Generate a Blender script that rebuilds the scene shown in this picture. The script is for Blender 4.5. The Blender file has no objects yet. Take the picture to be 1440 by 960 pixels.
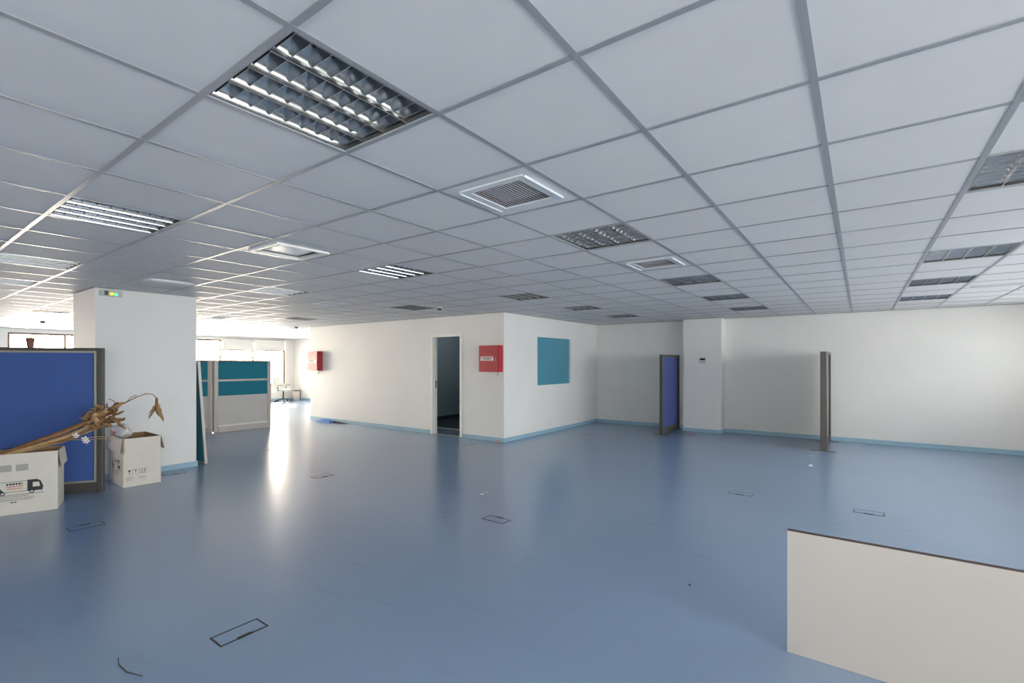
import bpy, math, random
from mathutils import Matrix, Vector

R = math.radians
sc = bpy.context.scene
col = sc.collection
random.seed(7)

# ------------------------------------------------------------------ camera
cd = bpy.data.cameras.new('camera')
cd.sensor_width = 36.0
cd.lens = 675.2 / 1440 * 36
cd.shift_y = 29.8 / 1440
cd.clip_start = 0.05
cam = bpy.data.objects.new('camera', cd)
cam.location = (0, 0, 1.527)
cam.rotation_euler = (R(90), 0, R(36))
col.objects.link(cam)
sc.camera = cam

# ------------------------------------------------------------------ exposure
sc.view_settings.view_transform = 'Standard'
sc.view_settings.look = 'None'
sc.view_settings.exposure = 1.17
sc.view_settings.gamma = 1.0
sc.view_settings.use_curve_mapping = False
sc.cycles.max_bounces = 14
sc.cycles.diffuse_bounces = 8
sc.cycles.glossy_bounces = 6
sc.cycles.transparent_max_bounces = 12
sc.cycles.sample_clamp_indirect = 6.0
sc.cycles.blur_glossy = 1.0

# ------------------------------------------------------------------ sky
SKY_WARM = (1.0, 0.83, 0.68)
SKY_COOL = (1.0, 0.985, 0.99)
SKY_WARM_POWER = 27.0
SKY_COOL_POWER = 6.0
GROUND_SHARE = 0.85
w = bpy.data.worlds.new('sky')
sc.world = w
w.use_nodes = True
nt = w.node_tree
nt.nodes.clear()
N = nt.nodes.new
L = nt.links.new
tc = N('ShaderNodeTexCoord')
sx = N('ShaderNodeSeparateXYZ')
L(tc.outputs['Generated'], sx.inputs[0])
mr = N('ShaderNodeMapRange')                    # towards the low sun in the west (-X) the sky is warm and bright
mr.interpolation_type = 'SMOOTHSTEP'
mr.inputs['From Min'].default_value = 0.5
mr.inputs['From Max'].default_value = -0.9
L(sx.outputs['X'], mr.inputs['Value'])
mc = N('ShaderNodeMix')
mc.data_type = 'RGBA'
L(mr.outputs[0], mc.inputs['Factor'])
mc.inputs[6].default_value = (*[c * SKY_COOL_POWER for c in SKY_COOL], 1)
mc.inputs[7].default_value = (*[c * SKY_WARM_POWER for c in SKY_WARM], 1)
mz = N('ShaderNodeMapRange')                    # ground below the horizon is darker
mz.interpolation_type = 'SMOOTHSTEP'
mz.inputs['From Min'].default_value = -0.10
mz.inputs['From Max'].default_value = 0.03
L(sx.outputs['Z'], mz.inputs['Value'])
mg = N('ShaderNodeMix')
mg.data_type = 'RGBA'
L(mz.outputs[0], mg.inputs['Factor'])
gs = N('ShaderNodeMix')
gs.data_type = 'RGBA'
gs.blend_type = 'MULTIPLY'
gs.inputs['Factor'].default_value = 1.0
L(mc.outputs[2], gs.inputs[6])
gs.inputs[7].default_value = (GROUND_SHARE, GROUND_SHARE, GROUND_SHARE, 1)
L(gs.outputs[2], mg.inputs[6])
L(mc.outputs[2], mg.inputs[7])
bg = N('ShaderNodeBackground')
L(mg.outputs[2], bg.inputs['Color'])
out = N('ShaderNodeOutputWorld')
L(bg.outputs[0], out.inputs[0])


YF_ = -4.6

# ------------------------------------------------------------------ sun (low, outside the far west windows)
sl_ = bpy.data.lights.new('sun', 'SUN')
sl_.energy = 5.0
sl_.color = (1.0, 0.87, 0.70)
sl_.angle = R(1.0)
so = bpy.data.objects.new('sun', sl_)
so.rotation_euler = Vector((0.80, -0.32, -0.48)).to_track_quat('-Z', 'Y').to_euler()
so.location = (-30, 20, 12)
col.objects.link(so)


def portal(name, loc, rot, sx_, sy_):
    l = bpy.data.lights.new(name, 'AREA')
    l.shape = 'RECTANGLE'
    l.size, l.size_y = sx_, sy_
    l.cycles.is_portal = True
    o = bpy.data.objects.new(name, l)
    o.location = loc
    o.rotation_euler = rot
    col.objects.link(o)


# portals only steer the sampling of the sky through the two window bands
portal('window_portal', (3.12, 2.6, 1.675), (R(90), 0, R(90)), 16.4, 1.45)
portal('window_portal', (-0.4, YF_ - 0.02, 1.675), (R(90), 0, R(180)), 2.6, 1.45)
portal('window_portal', (-19.22, 2.6, 1.52), (R(90), 0, R(-90)), 17.2, 1.72)


# ------------------------------------------------------------------ materials
def s2l(c):
    return tuple((v / 255 / 12.92 if v / 255 <= 0.04045 else ((v / 255 + 0.055) / 1.055) ** 2.4) for v in c)


def mat(name, rgb, rough=0.6, metal=0.0, var=0.0, vscale=6.0, bump=0.0, bscale=60.0, spec=0.5, rvar=0.0, emit=None, per_obj=0.0, detail=4.0):
    m = bpy.data.materials.new(name)
    m.use_nodes = True
    t = m.node_tree
    b = t.nodes['Principled BSDF']
    lin = s2l(rgb)
    b.inputs['Base Color'].default_value = (*lin, 1)
    b.inputs['Roughness'].default_value = rough
    b.inputs['Metallic'].default_value = metal
    b.inputs['Specular IOR Level'].default_value = spec
    tco = t.nodes.new('ShaderNodeTexCoord')
    if var or per_obj:
        hs = t.nodes.new('ShaderNodeHueSaturation')
        hs.inputs['Color'].default_value = (*lin, 1)
        t.links.new(hs.outputs[0], b.inputs['Base Color'])
        val = None
        if var:
            n = t.nodes.new('ShaderNodeTexNoise')
            n.inputs['Scale'].default_value = vscale
            n.inputs['Detail'].default_value = detail
            t.links.new(tco.outputs['Object'], n.inputs['Vector'])
            r = t.nodes.new('ShaderNodeMapRange')
            r.inputs['From Min'].default_value = 0.3
            r.inputs['From Max'].default_value = 0.7
            r.inputs['To Min'].default_value = 1 - var
            r.inputs['To Max'].default_value = 1 + var
            t.links.new(n.outputs['Fac'], r.inputs['Value'])
            val = r.outputs[0]
        if per_obj:
            oi = t.nodes.new('ShaderNodeObjectInfo')
            r2 = t.nodes.new('ShaderNodeMapRange')
            r2.inputs['To Min'].default_value = 1 - per_obj
            r2.inputs['To Max'].default_value = 1 + per_obj
            t.links.new(oi.outputs['Random'], r2.inputs['Value'])
            if val is None:
                val = r2.outputs[0]
            else:
                mm = t.nodes.new('ShaderNodeMath')
                mm.operation = 'MULTIPLY'
                t.links.new(val, mm.inputs[0])
                t.links.new(r2.outputs[0], mm.inputs[1])
                val = mm.outputs[0]
        t.links.new(val, hs.inputs['Value'])
    if rvar:
        n = t.nodes.new('ShaderNodeTexNoise')
        n.inputs['Scale'].default_value = vscale * 0.7
        n.inputs['Detail'].default_value = 5
        t.links.new(tco.outputs['Object'], n.inputs['Vector'])
        r = t.nodes.new('ShaderNodeMapRange')
        r.inputs['From Min'].default_value = 0.3
        r.inputs['From Max'].default_value = 0.7
        r.inputs['To Min'].default_value = rough - rvar
        r.inputs['To Max'].default_value = rough + rvar
        t.links.new(n.outputs['Fac'], r.inputs['Value'])
        t.links.new(r.outputs[0], b.inputs['Roughness'])
    if bump:
        n = t.nodes.new('ShaderNodeTexNoise')
        n.inputs['Scale'].default_value = bscale
        n.inputs['Detail'].default_value = 3
        t.links.new(tco.outputs['Object'], n.inputs['Vector'])
        bp = t.nodes.new('ShaderNodeBump')
        bp.inputs['Strength'].default_value = bump
        bp.inputs['Distance'].default_value = 0.01
        t.links.new(n.outputs['Fac'], bp.inputs['Height'])
        t.links.new(bp.outputs[0], b.inputs['Normal'])
    if emit:
        b.inputs['Emission Color'].default_value = (*lin, 1)
        b.inputs['Emission Strength'].default_value = emit
    return m


def floor_material():
    m = mat('blue_vinyl', (124, 146, 174), rough=0.25, spec=0.8)
    t = m.node_tree
    b = t.nodes['Principled BSDF']
    b.inputs['IOR'].default_value = 1.75
    tco = [n for n in t.nodes if n.type == 'TEX_COORD'][0]

    def noise(scale, detail, sxyz=(1, 1, 1)):
        mp = t.nodes.new('ShaderNodeMapping')
        mp.inputs['Scale'].default_value = sxyz
        t.links.new(tco.outputs['Object'], mp.inputs['Vector'])
        n = t.nodes.new('ShaderNodeTexNoise')
        n.inputs['Scale'].default_value = scale
        n.inputs['Detail'].default_value = detail
        t.links.new(mp.outputs[0], n.inputs['Vector'])
        return n.outputs['Fac']

    def rng(v, a, b_, c, d):
        r = t.nodes.new('ShaderNodeMapRange')
        for k, x in zip(('From Min', 'From Max', 'To Min', 'To Max'), (a, b_, c, d)):
            r.inputs[k].default_value = x
        t.links.new(v, r.inputs['Value'])
        return r.outputs[0]
    broad = rng(noise(0.5, 6), 0.2, 0.8, 0.94, 1.06)
    grain = rng(noise(140, 2), 0.3, 0.7, 0.95, 1.05)
    scuff = rng(noise(2.2, 8, (1, 3.5, 1)), 0.60, 0.80, 1.0, 0.90)
    prev = None
    for v in (broad, grain, scuff):
        if prev is None:
            prev = v
            continue
        mm = t.nodes.new('ShaderNodeMath')
        mm.operation = 'MULTIPLY'
        t.links.new(prev, mm.inputs[0])
        t.links.new(v, mm.inputs[1])
        prev = mm.outputs[0]
    hs = t.nodes.new('ShaderNodeHueSaturation')
    hs.inputs['Color'].default_value = b.inputs['Base Color'].default_value
    t.links.new(prev, hs.inputs['Value'])
    t.links.new(hs.outputs[0], b.inputs['Base Color'])
    t.links.new(rng(noise(1.1, 7), 0.2, 0.8, 0.245, 0.268), b.inputs['Roughness'])
    bp = t.nodes.new('ShaderNodeBump')
    bp.inputs['Strength'].default_value = 0.05
    bp.inputs['Distance'].default_value = 0.02
    t.links.new(noise(9, 3), bp.inputs['Height'])
    t.links.new(bp.outputs[0], b.inputs['Normal'])
    return m


def glass_material():
    m = bpy.data.materials.new('window_glass')
    m.use_nodes = True
    t = m.node_tree
    t.nodes.clear()
    tr = t.nodes.new('ShaderNodeBsdfTransparent')
    tr.inputs[0].default_value = (0.95, 0.97, 0.96, 1)
    gl = t.nodes.new('ShaderNodeBsdfGlossy')
    gl.inputs['Roughness'].default_value = 0.02
    fr = t.nodes.new('ShaderNodeFresnel')
    fr.inputs[0].default_value = 1.45
    mx = t.nodes.new('ShaderNodeMixShader')
    t.links.new(fr.outputs[0], mx.inputs[0])
    t.links.new(tr.outputs[0], mx.inputs[1])
    t.links.new(gl.outputs[0], mx.inputs[2])
    o = t.nodes.new('ShaderNodeOutputMaterial')
    t.links.new(mx.outputs[0], o.inputs[0])
    return m


M = dict(
    floor=floor_material(),
    glass=glass_material(),
    wall=mat('painted_plaster', (228, 227, 224), 0.55, var=0.025, vscale=1.3, bump=0.08, bscale=45),
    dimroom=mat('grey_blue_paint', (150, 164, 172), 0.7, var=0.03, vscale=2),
    slab=mat('concrete_slab', (120, 120, 118), 0.9),
    tile=mat('mineral_fibre_tile', (218, 218, 219), 0.75, var=0.02, vscale=3, bump=0.12, bscale=260, per_obj=0.015),
    bar=mat('white_painted_steel', (152, 156, 160), 0.34, spec=0.6),
    baseb=mat('pale_blue_skirting', (150, 184, 202), 0.4, var=0.04, vscale=3),
    white=mat('white_gloss_paint', (232, 231, 226), 0.35, var=0.02, vscale=4),
    trimgrey=mat('grey_edge_trim', (120, 122, 124), 0.5),
    mirror=mat('polished_aluminium', (182, 183, 183), 0.15, 1.0),
    housing=mat('grey_enamel_tray', (74, 76, 78), 0.5),
    tube=mat('unlit_lamp_tube', (225, 228, 228), 0.25),
    grille=mat('white_enamelled_grille', (214, 217, 220), 0.38),
    dark=mat('dark_void', (28, 30, 31), 0.8),
    post=mat('dark_taupe_metal', (76, 74, 70), 0.42, spec=0.5, var=0.05, vscale=8),
    ltrim=mat('aluminium_trim', (168, 165, 152), 0.4, 0.3),
    blue=mat('royal_blue_fabric', (76, 103, 166), 0.9, var=0.10, vscale=60, bump=0.5, bscale=400, spec=0.2),
    periw=mat('periwinkle_fabric', (86, 98, 154), 0.9, var=0.08, vscale=60, bump=0.5, bscale=400, spec=0.2),
    greyfab=mat('grey_laminate', (118, 118, 116), 0.5, var=0.04, vscale=8),
    teal=mat('teal_fabric', (40, 122, 142), 0.85, var=0.08, vscale=40, bump=0.4, bscale=300, spec=0.25),
    tealboard=mat('teal_film', (80, 146, 168), 0.35, var=0.02, vscale=2),
    lgrey=mat('light_grey_laminate', (196, 192, 188), 0.5, var=0.03, vscale=5),
    lpost=mat('silver_grey_metal', (186, 180, 174), 0.4, 0.2),
    brown=mat('brown_anodised_frame', (104, 76, 58), 0.45),
    carton=mat('white_cardboard', (214, 208, 196), 0.8, var=0.03, vscale=7, bump=0.1, bscale=90),
    kraft=mat('brown_cardboard', (156, 124, 92), 0.85, var=0.06, vscale=12),
    ink=mat('black_print_ink', (52, 52, 58), 0.7),
    inkgrey=mat('faded_grey_ink', (168, 164, 158), 0.8),
    inkred=mat('red_print_ink', (196, 120, 104), 0.7),
    straw=mat('dried_straw', (176, 144, 104), 0.8, var=0.22, vscale=20),
    stalkdark=mat('dried_brown_stalk', (132, 94, 60), 0.85, var=0.2, vscale=20),
    leaf=mat('dried_leaf', (154, 120, 80), 0.8, var=0.25, vscale=25, bump=0.3, bscale=80),
    petal=mat('white_petal', (226, 222, 218), 0.7),
    plastic=mat('white_plastic_bag', (236, 233, 232), 0.35, bump=0.4, bscale=30),
    redpl=mat('red_print', (196, 50, 54), 0.5),
    redcab=mat('red_enamel', (176, 46, 56), 0.45, var=0.03, vscale=6),
    label=mat('white_label', (226, 222, 218), 0.5),
    chrome=mat('chrome', (200, 200, 200), 0.2, 1.0),
    lid=mat('blue_vinyl_lid', (100, 128, 162), 0.35, var=0.06, vscale=30),
    gap=mat('dirty_dark_rim', (50, 49, 48), 0.7),
    notch=mat('dark_plastic_notch', (44, 46, 42), 0.6),
    board=mat('cream_laminate', (176, 173, 169), 0.42, var=0.025, vscale=1.5),
    edge=mat('dark_edge_band', (60, 44, 42), 0.5),
    terracotta=mat('terracotta_plastic', (128, 82, 64), 0.6),
    green=mat('green_lamp', (60, 230, 120), 0.4, emit=1.6),
    yellow=mat('yellow_lamp', (250, 214, 20), 0.4, emit=0.8),
    darkgreen=mat('dark_green_pictogram', (34, 62, 48), 0.4),
    greylens=mat('clear_grey_casing', (188, 190, 186), 0.25),
    offwhite=mat('off_white_plastic', (206, 208, 202), 0.45),
    screen=mat('grey_lcd', (34, 40, 40), 0.2),
    bluecloth=mat('blue_cloth', (84, 132, 196), 0.8, var=0.1, vscale=15, bump=0.4, bscale=30),
    charcoal=mat('charcoal_cloth', (70, 70, 74), 0.8),
    blind=mat('white_roller_blind', (226, 226, 222), 0.8),
    orange=mat('orange_plastic', (224, 132, 50), 0.5),
    paper=mat('white_scrap', (232, 234, 236), 0.7),
    black=mat('black_scrap', (30, 34, 38), 0.7),
    lino=mat('dark_lino', (60, 68, 76), 0.6),
)


# ------------------------------------------------------------------ mesh builder
class MB:
    def __init__(s):
        s.v, s.f, s.mi, s.sm = [], [], [], []
        s.mats = []

    def _m(s, m):
        if m not in s.mats:
            s.mats.append(m)
        return s.mats.index(m)

    def add(s, vs, fs, m=None, smooth=False, T=None):
        k = len(s.v)
        for p in vs:
            p = Vector(p)
            s.v.append(tuple(T @ p if T is not None else p))
        i = s._m(m)
        for f in fs:
            s.f.append([k + q for q in f])
            s.mi.append(i)
            s.sm.append(smooth)
        return s

    def box(s, x0, x1, y0, y1, z0, z1, m=None, T=None):
        return s.add([(x0, y0, z0), (x1, y0, z0), (x1, y1, z0), (x0, y1, z0), (x0, y0, z1), (x1, y0, z1), (x1, y1, z1), (x0, y1, z1)],
                     [(0, 3, 2, 1), (4, 5, 6, 7), (0, 1, 5, 4), (1, 2, 6, 5), (2, 3, 7, 6), (3, 0, 4, 7)], m, False, T)

    def cbox(s, x0, x1, y0, y1, z0, z1, c, m=None, T=None):
        """box whose edges along z are chamfered by c"""
        pr = [(x0 + c, y0), (x1 - c, y0), (x1, y0 + c), (x1, y1 - c), (x1 - c, y1), (x0 + c, y1), (x0, y1 - c), (x0, y0 + c)]
        return s.prism(pr, z0, z1, m, T)

    def prism(s, poly, z0, z1, m=None, T=None, smooth=False):
        n = len(poly)
        vs = [(x, y, z0) for x, y in poly] + [(x, y, z1) for x, y in poly]
        fs = [tuple(reversed(range(n))), tuple(range(n, 2 * n))] + [(i, (i + 1) % n, n + (i + 1) % n, n + i) for i in range(n)]
        return s.add(vs, fs, m, smooth, T)

    def tube(s, pts, r, m=None, n=6, T=None, smooth=True):
        pts = [Vector(p) for p in pts]
        rs = r if isinstance(r, (list, tuple)) else [r] * len(pts)
        vs, fs = [], []
        up = Vector((0, 0, 1))
        for i, p in enumerate(pts):
            d = (pts[min(i + 1, len(pts) - 1)] - pts[max(i - 1, 0)]).normalized()
            a = d.cross(up)
            if a.length < 1e-3:
                a = d.cross(Vector((1, 0, 0)))
            a.normalize()
            b = d.cross(a)
            for k in range(n):
                t = 2 * math.pi * k / n
                vs.append(p + (a * math.cos(t) + b * math.sin(t)) * rs[i])
        for i in range(len(pts) - 1):
            for k in range(n):
                k2 = (k + 1) % n
                fs.append((i * n + k, i * n + k2, (i + 1) * n + k2, (i + 1) * n + k))
        fs.append(tuple(range(n)))
        fs.append(tuple(reversed(range((len(pts) - 1) * n, len(pts) * n))))
        return s.add(vs, fs, m, smooth, T)

    def lathe(s, prof, m=None, n=20, T=None, smooth=True):
        vs, fs = [], []
        for r, z in prof:
            for k in range(n):
                t = 2 * math.pi * k / n
                vs.append((r * math.cos(t), r * math.sin(t), z))
        for i in range(len(prof) - 1):
            for k in range(n):
                k2 = (k + 1) % n
                fs.append((i * n + k, i * n + k2, (i + 1) * n + k2, (i + 1) * n + k))
        fs.append(tuple(reversed(range(n))))
        fs.append(tuple(range((len(prof) - 1) * n, len(prof) * n)))
        return s.add(vs, fs, m, smooth, T)

    def mesh(s, name):
        me = bpy.data.meshes.new(name)
        me.from_pydata(s.v, [], s.f)
        for m in s.mats:
            me.materials.append(m)
        me.polygons.foreach_set('material_index', s.mi)
        me.polygons.foreach_set('use_smooth', s.sm)
        me.update()
        return me

    def obj(s, name, parent=None, kind=None, label=None):
        return link(name, s.mesh(name), parent, kind, label)


def link(name, me, parent=None, kind=None, label=None, loc=None):
    o = bpy.data.objects.new(name, me)
    col.objects.link(o)
    if parent is not None:
        o.parent = parent
    if kind:
        o['kind'] = kind
    if label:
        o['label'] = label
    if loc is not None:
        o.location = loc
    return o


def thing(name, label, cat, loc=(0, 0, 0), rz=0.0, group=None):
    o = bpy.data.objects.new(name, None)
    o.empty_display_size = 0.1
    col.objects.link(o)
    o.location = loc
    o.rotation_euler = (0, 0, rz)
    tag(o, label, cat, group)
    return o


def tag(o, label, cat, group=None):
    o['label'] = label
    o['category'] = cat
    if group:
        o['group'] = group
    return o


def copy_tree(o, parent=None):
    c = o.copy()
    col.objects.link(c)
    if parent is not None:
        c.parent = parent
    for ch in list(o.children):
        copy_tree(ch, c)
    return c


def struct(name, mb, parent=None):
    return mb.obj(name, parent, 'structure' if parent is None else None)


# ------------------------------------------------------------------ dimensions
CEIL = 2.495
XL, XR = -19.2, 3.1           # window walls
YB, YF = 11.34, YF_          # back wall, wall behind the camera
CX0, CX1, CY = -12.11, -5.53, 7.35   # the walled-off block with the doorway
TOP = 2.62

# ------------------------------------------------------------------ structure
struct('floor', MB().box(XL - 0.3, XR + 0.3, YF - 0.3, YB + 0.6, -0.15, 0.0, M['floor']))


def pierced(mb, axis, at0, at1, u0, u1, z0, z1, holes, m):
    """wall slab between at0..at1 along `axis`, spanning u0..u1, with rectangular holes (a,b,zl,zh) sorted along u"""
    def b(a, b_, zl, zh):
        if b_ - a < 1e-6 or zh - zl < 1e-6:
            return
        if axis == 'X':
            mb.box(at0, at1, a, b_, zl, zh, m)
        else:
            mb.box(a, b_, at0, at1, zl, zh, m)
    cur = u0
    for a, b_, zl, zh in holes:
        b(cur, a, z0, z1)
        b(a, b_, z0, zl)
        b(a, b_, zh, z1)
        cur = b_
    b(cur, u1, z0, z1)
    return mb


RWIN = [(-4.3, -1.0), (-0.7, 3.3), (3.8, 10.8)]
struct('wall_right', pierced(MB(), 'X', XR, XR + 0.25, YF, YB, 0, TOP, [(a, b, 0.95, 2.40) for a, b in RWIN], M['wall']))
LWIN = [(-4.2, -2.2), (2.56, 6.2), (6.86, 10.52)]
struct('wall_left', pierced(MB(), 'X', XL - 0.25, XL, YF, 11.75, 0, TOP, [(a, b, 0.66, 2.38) for a, b in LWIN], M['wall']))
struct('wall_back', MB().box(CX1, XR + 0.25, YB, YB + 0.2, 0, TOP, M['wall']))
FWIN = [(-1.7, 0.9)]
struct('wall_front', pierced(MB(), 'Y', YF - 0.25, YF, XL - 0.25, XR + 0.25, 0, TOP, [(a, b, 0.95, 2.40) for a, b in FWIN], M['wall']))
struct('wall_core', pierced(MB(), 'Y', CY, CY + 0.10, CX0, CX1, 0, TOP, [(-7.47, -6.63, -0.0, 2.10)], M['wall']))
struct('wall_office', pierced(MB(), 'X', CX1 - 0.10, CX1, CY + 0.10, YB + 0.2, 0, TOP, [(8.50, 9.98, 1.025, 2.095)], M['wall']))
struct('wall_passage', MB().box(CX0, CX0 + 0.1, CY + 0.10, 10.9, 0, TOP, M['wall']))
struct('wall_far', MB().box(XL, CX0 + 0.1, 10.9, 11.1, 0, TOP, M['wall']))
struct('column_left', MB().box(-8.98, -7.95, 1.84, 3.0, 0, TOP, M['wall']))
struct('column_back', MB().box(-3.23, -2.43, 11.0, YB, 0, TOP, M['wall']))
# small dark room behind the doorway
rm = MB()
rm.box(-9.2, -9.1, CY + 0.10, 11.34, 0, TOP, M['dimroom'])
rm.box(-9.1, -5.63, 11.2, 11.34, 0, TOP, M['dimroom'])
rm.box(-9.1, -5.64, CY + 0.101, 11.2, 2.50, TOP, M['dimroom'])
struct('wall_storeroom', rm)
struct('floor_storeroom', MB().box(-9.1, -5.64, 8.12, 11.2, 0.0, 0.012, M['lino']))
struct('trim_storeroom', MB().box(-9.1, -5.64, 8.08, 8.12, 0.0, 0.014, M['white']))
struct('baseboard_storeroom', MB().box(-9.1, -9.08, CY + 0.15, 11.2, 0, 0.10, M['lino']))
struct('trim_threshold', MB().box(-7.44, -6.66, CY + 0.02, CY + 0.08, 0.0, 0.006, M['ltrim']))

# skirting boards
bh, bt = 0.075, 0.014


def bbx(name, x0, x1, y0, y1):
    struct(name, MB().box(x0, x1, y0, y1, 0, bh, M['baseb']).box(x0 + 0.003 * (x1 - x0 < 0.1), x1 - 0.003 * (x1 - x0 < 0.1), y0 + 0.003 * (y1 - y0 < 0.1), y1 - 0.003 * (y1 - y0 < 0.1), bh, bh + 0.004, M['baseb']))


bbx('baseboard_core', CX0 - bt, -7.50, CY - bt, CY)
bbx('baseboard_core', -6.60, CX1 + bt, CY - bt, CY)
bbx('baseboard_office', CX1, CX1 + bt, CY, YB - bt)
bbx('baseboard_back', CX1 + bt, -3.23 - bt, YB - bt, YB)
cb = MB()
cb.box(-3.23 - bt, -2.43 + bt, 11.0 - bt, 11.0, 0, bh, M['baseb'])
cb.box(-3.23 - bt, -3.23, 11.0, YB - bt, 0, bh, M['baseb'])
cb.box(-2.43, -2.43 + bt, 11.0, YB - bt, 0, bh, M['baseb'])
struct('baseboard_column', cb)
bbx('baseboard_back', -2.43 + bt, XR, YB - bt, YB)
bbx('baseboard_right', XR - bt, XR, YF, YB - bt)
bbx('baseboard_far', XL + bt, CX0, 10.9 - bt, 10.9)
bbx('baseboard_left', XL, XL + bt, YF, 10.9)
cb = MB()
cb.box(-7.95, -7.95 + bt, 1.84 - bt, 3.0 + bt, 0, bh, M['baseb'])
cb.box(-8.98, -7.95, 1.84 - bt, 1.84, 0, bh, M['baseb'])
cb.box(-8.98, -7.95, 3.0, 3.0 + bt, 0, bh, M['baseb'])
struct('baseboard_pillar', cb)

# wall-angle trims where the ceiling meets the walls
tz0, tz1, tw = CEIL - 0.002, CEIL + 0.022, 0.022
for n_, x0, x1, y0, y1 in (('trim_1', CX1, -3.23, YB - tw, YB), ('trim_2', -2.43, XR, YB - tw, YB), ('trim_3', -3.23, -2.43, 11.0 - tw, 11.0),
                           ('trim_4', CX1, CX1 + tw, CY, YB - tw), ('trim_5', CX0, CX1 + tw, CY - tw, CY), ('trim_6', -7.95, -7.95 + tw, 1.84 - tw, 3.0 + tw),
                           ('trim_7', -8.98, -7.95, 1.84 - tw, 1.84), ('trim_8', XL, CX0, 10.9 - tw, 10.9), ('trim_9', XL, XL + tw, YF, 10.9 - tw),
                           ('trim_10', -2.43, -2.43 + tw, 11.0, YB - tw)):
    struct(n_, MB().box(x0, x1, y0, y1, tz0, tz1, M['trimgrey']))
struct('trim_11', MB().box(0.06, 0.066, YB - 0.003, YB, bh + 0.004, CEIL - 0.01, M['white']))   # panel joint on the back wall


# ------------------------------------------------------------------ windows
def window(n, x, side, y0, y1, z0, z1, mull, frame_m, transom=None):
    """side +1: outside is +X"""
    f = MB()
    xa, xb = (x + 0.06, x + 0.12) if side > 0 else (x - 0.12, x - 0.06)
    t = 0.05
    f.box(xa, xb, y0, y1, z0, z0 + t, frame_m)
    f.box(xa, xb, y0, y1, z1 - t, z1, frame_m)
    f.box(xa, xb, y0, y0 + t, z0 + t, z1 - t, frame_m)
    f.box(xa, xb, y1 - t, y1, z0 + t, z1 - t, frame_m)
    for ym in mull:
        f.box(xa, xb, ym - 0.022, ym + 0.022, z0 + t, z1 - t, frame_m)
    o = f.obj('window_%d' % n, None, 'structure')
    edges = [y0 + t] + [q for ym in mull for q in (ym - 0.022, ym + 0.022)] + [y1 - t]
    xm = (xa + xb) / 2
    for k in range(0, len(edges), 2):
        MB().box(xm - 0.003, xm + 0.003, edges[k], edges[k + 1], z0 + t, z1 - t, M['glass']).obj('pane', o)
    sl = (x - 0.03, x + 0.058) if side > 0 else (x - 0.058, x + 0.03)
    MB().box(sl[0], sl[1], y0 + 0.002, y1 - 0.002, z0 + 0.001, z0 + 0.025, M['white']).obj('window_sill', o)
    return o


def mulls(a, b, step=1.2):
    n = max(1, round((b - a) / step))
    return [a + (b - a) * k / n for k in range(1, n)]


for n, (a, b) in enumerate(RWIN):
    window(n + 1, XR, 1, a, b, 0.95, 2.40, mulls(a, b), M['ltrim'])
for n, (a, b) in enumerate(FWIN):
    o = window(n + 8, 0.0, 1, a, b, 0.95, 2.40, mulls(a, b), M['ltrim'])
    o.rotation_euler = (0, 0, R(-90))          # local X points out of the room (-Y), local Y runs along the wall
    o.location = (0, YF, 0)
window(4, XL, -1, LWIN[0][0], LWIN[0][1], 0.66, 2.38, mulls(*LWIN[0]), M['brown'])
window(5, XL, -1, LWIN[1][0], LWIN[1][1], 0.66, 2.38, [3.76, 4.96], M['brown'])
w6 = window(6, XL, -1, LWIN[2][0], LWIN[2][1], 0.66, 2.38, [8.07, 9.26], M['brown'])
MB().box(XL - 0.12, XL - 0.06, 8.092, 9.238, 1.70, 1.74, M['brown']).obj('transom', w6)
# inner office window filled with a teal sheet
iw = MB()
for y0, y1, z0, z1 in ((8.50, 8.52, 1.025, 2.095), (9.96, 9.98, 1.025, 2.095), (8.52, 9.96, 1.025, 1.045), (8.52, 9.96, 2.075, 2.095)):
    iw.box(CX1 - 0.10, CX1 + 0.004, y0, y1, z0, z1, M['white'])
iw = iw.obj('window_7', None, 'structure')
MB().box(CX1 - 0.05, CX1 - 0.04, 8.52, 9.96, 1.045, 2.075, M['tealboard']).obj('pane', iw, label='opaque teal blue sheet')

for k, (y0, y1, lab) in enumerate(((8.10, 9.23, 'white roller blind half lowered over the far window, above the teal partition, left one'),
                                   (9.29, 10.48, 'white roller blind half lowered over the far window, right one beside the bright wall'))):
    t = thing('roller_blind', lab, 'blind', (XL + 0.03, y0, 2.38), 0, 'roller blinds on the far windows')
    MB().box(0, 0.005, 0.01, y1 - y0 - 0.01, -0.36, 0.0, M['blind']).obj('blind_fabric', t)
    MB().tube([(0.005, 0, 0.03), (0.005, y1 - y0, 0.03)], 0.028, M['blind'], 10).obj('roller', t)
    MB().box(-0.008, 0.012, 0.0, y1 - y0, -0.39, -0.36, M['brown']).obj('bottom_rail', t)

# doorway
dr = MB()
dr.box(-7.50, -7.44, CY - 0.012, CY + 0.112, 0, 2.07, M['white'])
dr.box(-6.66, -6.60, CY - 0.012, CY + 0.112, 0, 2.07, M['white'])
dr.box(-7.50, -6.60, CY - 0.012, CY + 0.112, 2.07, 2.13, M['white'])
dr.box(-7.44, -7.425, CY + 0.05, CY + 0.112, 0, 2.07, M['white'])
dr = dr.obj('door_1', None, 'structure')
MB().box(-7.4245, -7.418, CY + 0.055, CY + 0.085, 0.98, 1.14, M['chrome']).obj('strike_plate', dr)

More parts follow.
